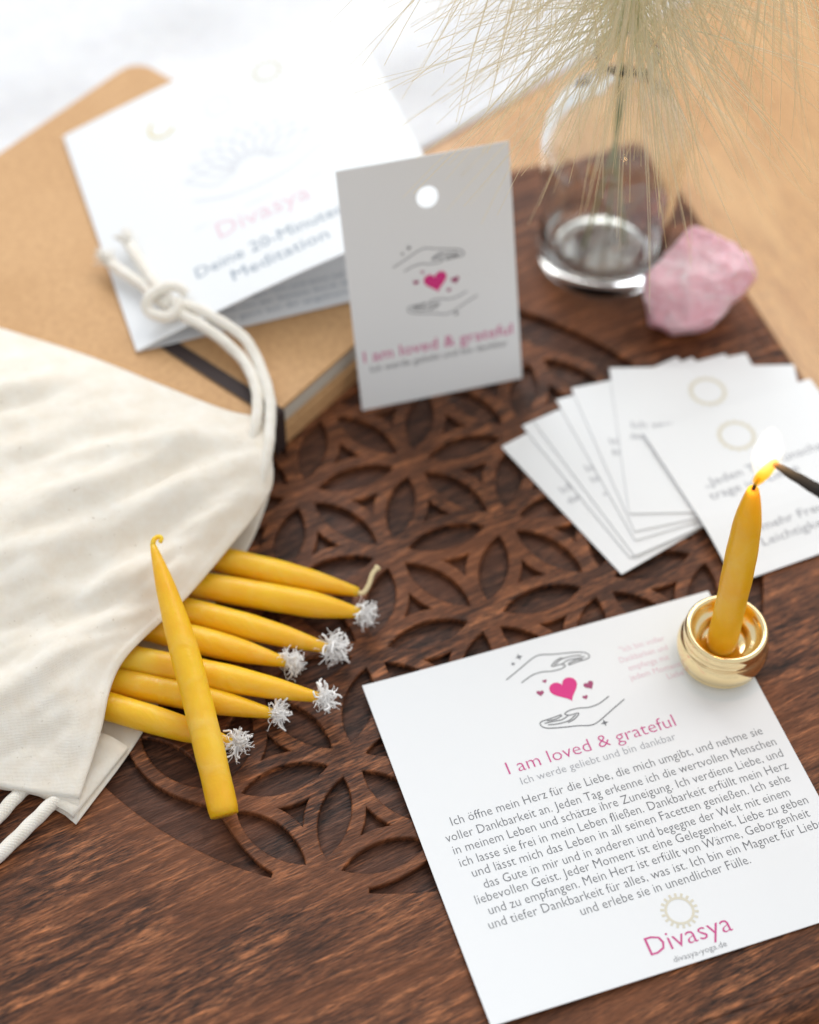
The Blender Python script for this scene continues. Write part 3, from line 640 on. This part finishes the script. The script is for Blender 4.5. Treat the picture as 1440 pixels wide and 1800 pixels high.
# ------------------------------------------------------------------ cotton drawstring bag
BAG_TOP = [
    [(-42.8, 40.7, 20.5), (-56.4, 42.9, 21.5), (-78.5, 52.4, 22.5), (-105.3, 65.1, 23.0), (-134.7, 76.7, 23.0), (-173.3, 90.6, 23.0)],
    [(-40.2, 24.0, 21.0), (-53.3, 19.9, 27.0), (-75.0, 24.2, 30.0), (-102.4, 35.2, 31.0), (-132.5, 46.0, 31.0), (-165.3, 56.6, 30.0)],
    [(-40.6, 11.0, 16.0), (-55.0, 3.1, 24.0), (-74.8, 3.3, 29.0), (-102.7, 9.7, 32.0), (-131.3, 16.7, 33.0), (-162.7, 25.4, 32.0)],
    [(-52.4, -10.5, 14.2), (-65.7, -15.8, 19.0), (-83.9, -16.5, 26.0), (-109.1, -12.1, 30.0), (-134.9, -7.8, 31.0), (-161.4, -1.4, 31.0)],
    [(-64.3, -30.0, 14.0), (-76.4, -36.0, 18.0), (-94.5, -35.5, 23.0), (-115.4, -33.4, 27.0), (-136.9, -30.3, 28.0), (-160.1, -25.2, 28.0)],
    [(-82.0, -56.1, 14.5), (-92.4, -57.8, 17.5), (-106.2, -56.0, 20.0), (-123.6, -53.6, 22.0), (-139.6, -50.4, 23.0), (-159.5, -46.6, 23.0)],
    [(-86.2, -78.5, 10.5), (-96.7, -79.8, 13.0), (-108.9, -78.3, 15.0), (-124.6, -75.2, 16.0), (-138.4, -73.2, 17.0), (-157.3, -68.5, 17.0)],
    [(-90.8, -97.4, 4.8), (-101.8, -96.2, 5.8), (-114.8, -94, 5.8), (-128.5, -91.5, 5.0), (-141.8, -87.6, 4.0), (-157.9, -84.6, 4.0)]]
BAG_BOTTOM = [
    [(-43.2, 40.0), (-56.5, 43.0), (-78.8, 53.4), (-105.9, 66.7), (-135.4, 78.3), (-174.2, 92.2)], [(-41.8, 30.0), (-54.1, 24.4), (-76.6, 31.3), (-104.9, 43.4), (-135.7, 54.5), (-168.9, 64.3)],
    [(-42.9, 18.5), (-57.5, 11.4), (-76.3, 9.2), (-105.5, 18.3), (-135.1, 26.2), (-167.0, 34.3)], [(-47.5, 0.5), (-67.6, -2.3), (-88.1, -2.2), (-113.5, -0.6), (-138.1, -0.5), (-165.3, 6.0)],
    [(-58.1, -25.7), (-79.0, -28.4), (-98.9, -24.3), (-121.0, -21.4), (-142.3, -19.4), (-162.6, -21.6)], [(-68.3, -53.2), (-95.1, -53.8), (-110.0, -49.8), (-128.7, -45.9), (-145.6, -41.9), (-166.4, -38.0)],
    [(-77.8, -77.7), (-98.9, -76.6), (-111.8, -73.8), (-128.2, -70.1), (-142.8, -67.3), (-162.3, -62.5)], [(-91.5, -103.6), (-103.6, -94.4), (-116.0, -91.9), (-129.3, -89.5), (-142.7, -86.6), (-158.9, -83.5)]]
def bag():
    bg_ = thing('cotton_bag', 'cream cotton drawstring bag holding the yellow candles', 'bag', (-.12, 0, .001)); O = Vector((-120, 0, 1))
    def surf(ctrl, nu, nv):
        rows = [spline(r, nv) for r in ctrl]                              # along v for each u
        return [spline([rows[i][j] for i in range(len(rows))], nu) for j in range(len(rows[0]))]   # [v][u]
    def grid(name, S, disp, thick, parent=bg_):
        V, F = [], []; nv, nu = len(S), len(S[0])
        for j in range(nv):
            for i in range(nu): V.append((S[j][i] + Vector((0, 0, disp(S[j][i], i / (nu - 1), j / (nv - 1)))) - O) * M)
        for j in range(nv - 1):
            for i in range(nu - 1): a = j * nu + i; F.append((a, a + 1, a + nu + 1, a + nu))
        o = link_mesh(name, V, F, MAT['cotton'], parent, True); m = o.modifiers.new('s', 'SOLIDIFY'); m.thickness = thick * M; m.offset = 0; return o
    def wr(p, u, v):
        al = p.x * math.cos(R(32)) + p.y * math.sin(R(32)); ac = -p.x * math.sin(R(32)) + p.y * math.cos(R(32))
        ac += 5 * noise.noise(Vector((al * .02, ac * .02, 1.7)))
        f = 6.5 * noise.noise(Vector((al * .014, ac * .058, .3))) + 3.6 * noise.noise(Vector((al * .034, ac * .12, 4.2))) + .9 * noise.noise(Vector((al * .08, ac * .28, 8.2))) + .22 * noise.noise(Vector((p.x * .25, p.y * .25, 2)))
        gather = 1.0 * math.sin(u * 46 + 3 * noise.noise(Vector((u * 6, v * 3, 0)))) * math.exp(-v * 9) * (1 - min(1, u * 2.2))   # gathers near the drawn corner
        edge = min(1, u * 9, (1 - u) * 9) ; m = min(1, .16 + v * 4.5)
        hem = .55 * math.exp(-((v - .03) / .03) ** 2)
        return f * edge * m + gather * edge + hem
    top = surf(BAG_TOP, 12, 16)
    grid('front_panel', top, wr, .55)
    def base(p):
        t, n = p.dot(NBT), p.dot(NBN); d = min(t + 40 + 3, n - 58.4 + 3); s = max(0, min(1, d / 5)); s = s * s * (3 - 2 * s); return .75 + 19.8 * s
    bot = surf([[(x, y, 0) for x, y in r] for r in BAG_BOTTOM], 12, 16)
    grid('back_panel', bot, lambda p, u, v: base(p) + .25 * noise.noise(p * .08) + .5 * math.exp(-((v - .03) / .03) ** 2) * (1 if v < .2 else 0), .5)
    # side seams: strips that close the two panels
    for u in (0, -1):
        V, F = [], []; m = len(top)
        uu = 0 if u == 0 else 1
        for j in range(m):
            a = top[j][u] + Vector((0, 0, wr(top[j][u], uu, j / (m - 1)))); b = bot[j][u] + Vector((0, 0, base(bot[j][u])))
            V += [(a - O) * M, ((a + b) / 2 - O + Vector((0, .6 if u == 0 else -.6, 0))) * M, (b - O) * M]
        for j in range(m - 1):
            for k in range(2): a = 3 * j + k; F.append((a, a + 1, a + 4, a + 3))
        o = link_mesh('side_seam', V, F, MAT['cotton'], bg_, True)
    # open end of the stitched casing at the mouth corner
    V, F = [], []; ring_n = 20; A, B = Vector((-97.0, -99.6, 2.6)), Vector((-83.2, -75.6, 2.6)); T = (B - A).normalized(); N = Vector((T.y, -T.x, 0))
    for j in range(9):
        c0 = A.lerp(B, j / 8); fl_ = 1.0 - .35 * j / 8
        for k in range(ring_n):
            an = 2 * math.pi * k / ring_n; w = c0 + N * (5.2 * math.cos(an) + (1.2 * math.sin(an) if an < math.pi else 0)) + Vector((0, 0, max(-1.5, (1.9 * fl_ + .25 * math.sin(3 * an + j)) * math.sin(an))))
            V.append((w - O) * M)
    for j in range(8):
        for k in range(ring_n): a = j * ring_n + k; bb = j * ring_n + (k + 1) % ring_n; F.append((a, bb, bb + ring_n, a + ring_n))
    o = link_mesh('hem_casing', V, F, MAT['cotton'], bg_, True); m = o.modifiers.new('s', 'SOLIDIFY'); m.thickness = .5 * M; m.offset = 0
    def cord(pts, r=2.0, name='drawstring'):
        p = spline(pts, 10); return tube(name, [(v - O) * M for v in p], r * M, MAT['cord'], bg_, 14, lobes=3, twist=.9)
    cord([(-44, 12, 17.5), (-41.6, 23.9, 22.5), (-41.4, 36, 23.5), (-42.2, 46.7, 24), (-46.3, 61.0, 24), (-52.5, 72.5, 26), (-62.7, 79.5, 28.5), (-72, 84, 29.5), (-79, 86, 29.5)], 1.95)
    cord([(-54, 14, 14), (-50, 24, 19), (-46.5, 34, 23), (-46.1, 44, 24), (-47.8, 54.0, 23.4), (-53.0, 64.9, 24), (-63.4, 74.0, 27), (-74.8, 81.0, 28.6), (-80, 84, 28.5)], 1.95)
    cord([(-73.5, 89.2, 30.5), (-77, 90.6, 32.6), (-82.0, 89, 33.4), (-86.5, 85.5, 32), (-87, 82.5, 29.5), (-83.5, 80, 29), (-79, 79.5, 29), (-76.5, 81.5, 30.5), (-77.0, 85, 32.2)], 1.9, 'knot')
    cord([(-79, 84, 29.5), (-84, 88, 29), (-90, 96, 27.5), (-98, 104, 26), (-104, 110, 25)], 1.9, 'cord_tail')
    cord([(-79, 86, 30), (-84, 92, 30.5), (-89, 101, 29.8), (-94, 110, 28.6), (-97, 116, 28)], 1.9, 'cord_tail')
    rnd = random.Random(4)
    for c0, dr in (((-103, 109, 25.2), (-.7, .7, .1)), ((-96.6, 115, 28.2), (-.45, .85, .1))):
        V, F = [], []
        for k in range(40):
            d = (Vector(dr) + Vector((rnd.gauss(0, .28), rnd.gauss(0, .28), rnd.gauss(0, .2)))).normalized(); q = Vector(c0) + Vector((rnd.gauss(0, .8), rnd.gauss(0, .8), rnd.gauss(0, .5)))
            tube_data([(q - O) * M, (q + d * 3 - O) * M, (q + d * rnd.uniform(5, 8) + Vector((rnd.gauss(0, .8), rnd.gauss(0, .8), 0)) - O) * M], .28 * M, 4, V, F)
        link_mesh('frayed_end', V, F, MAT['cord'], bg_, True)
    cord([(-92, -88, 2.4), (-96, -93.6, 2.8), (-99, -98.1, 3.6), (-105, -105.5, 3.0), (-112.6, -114.8, 2.3), (-124, -127, 2.3)], 2.1)
    cord([(-103, -86, 2.4), (-107, -91.5, 2.6), (-110.5, -96.5, 3.2), (-115.5, -103.6, 2.5), (-122, -112, 2.3)], 2.1)
bag()
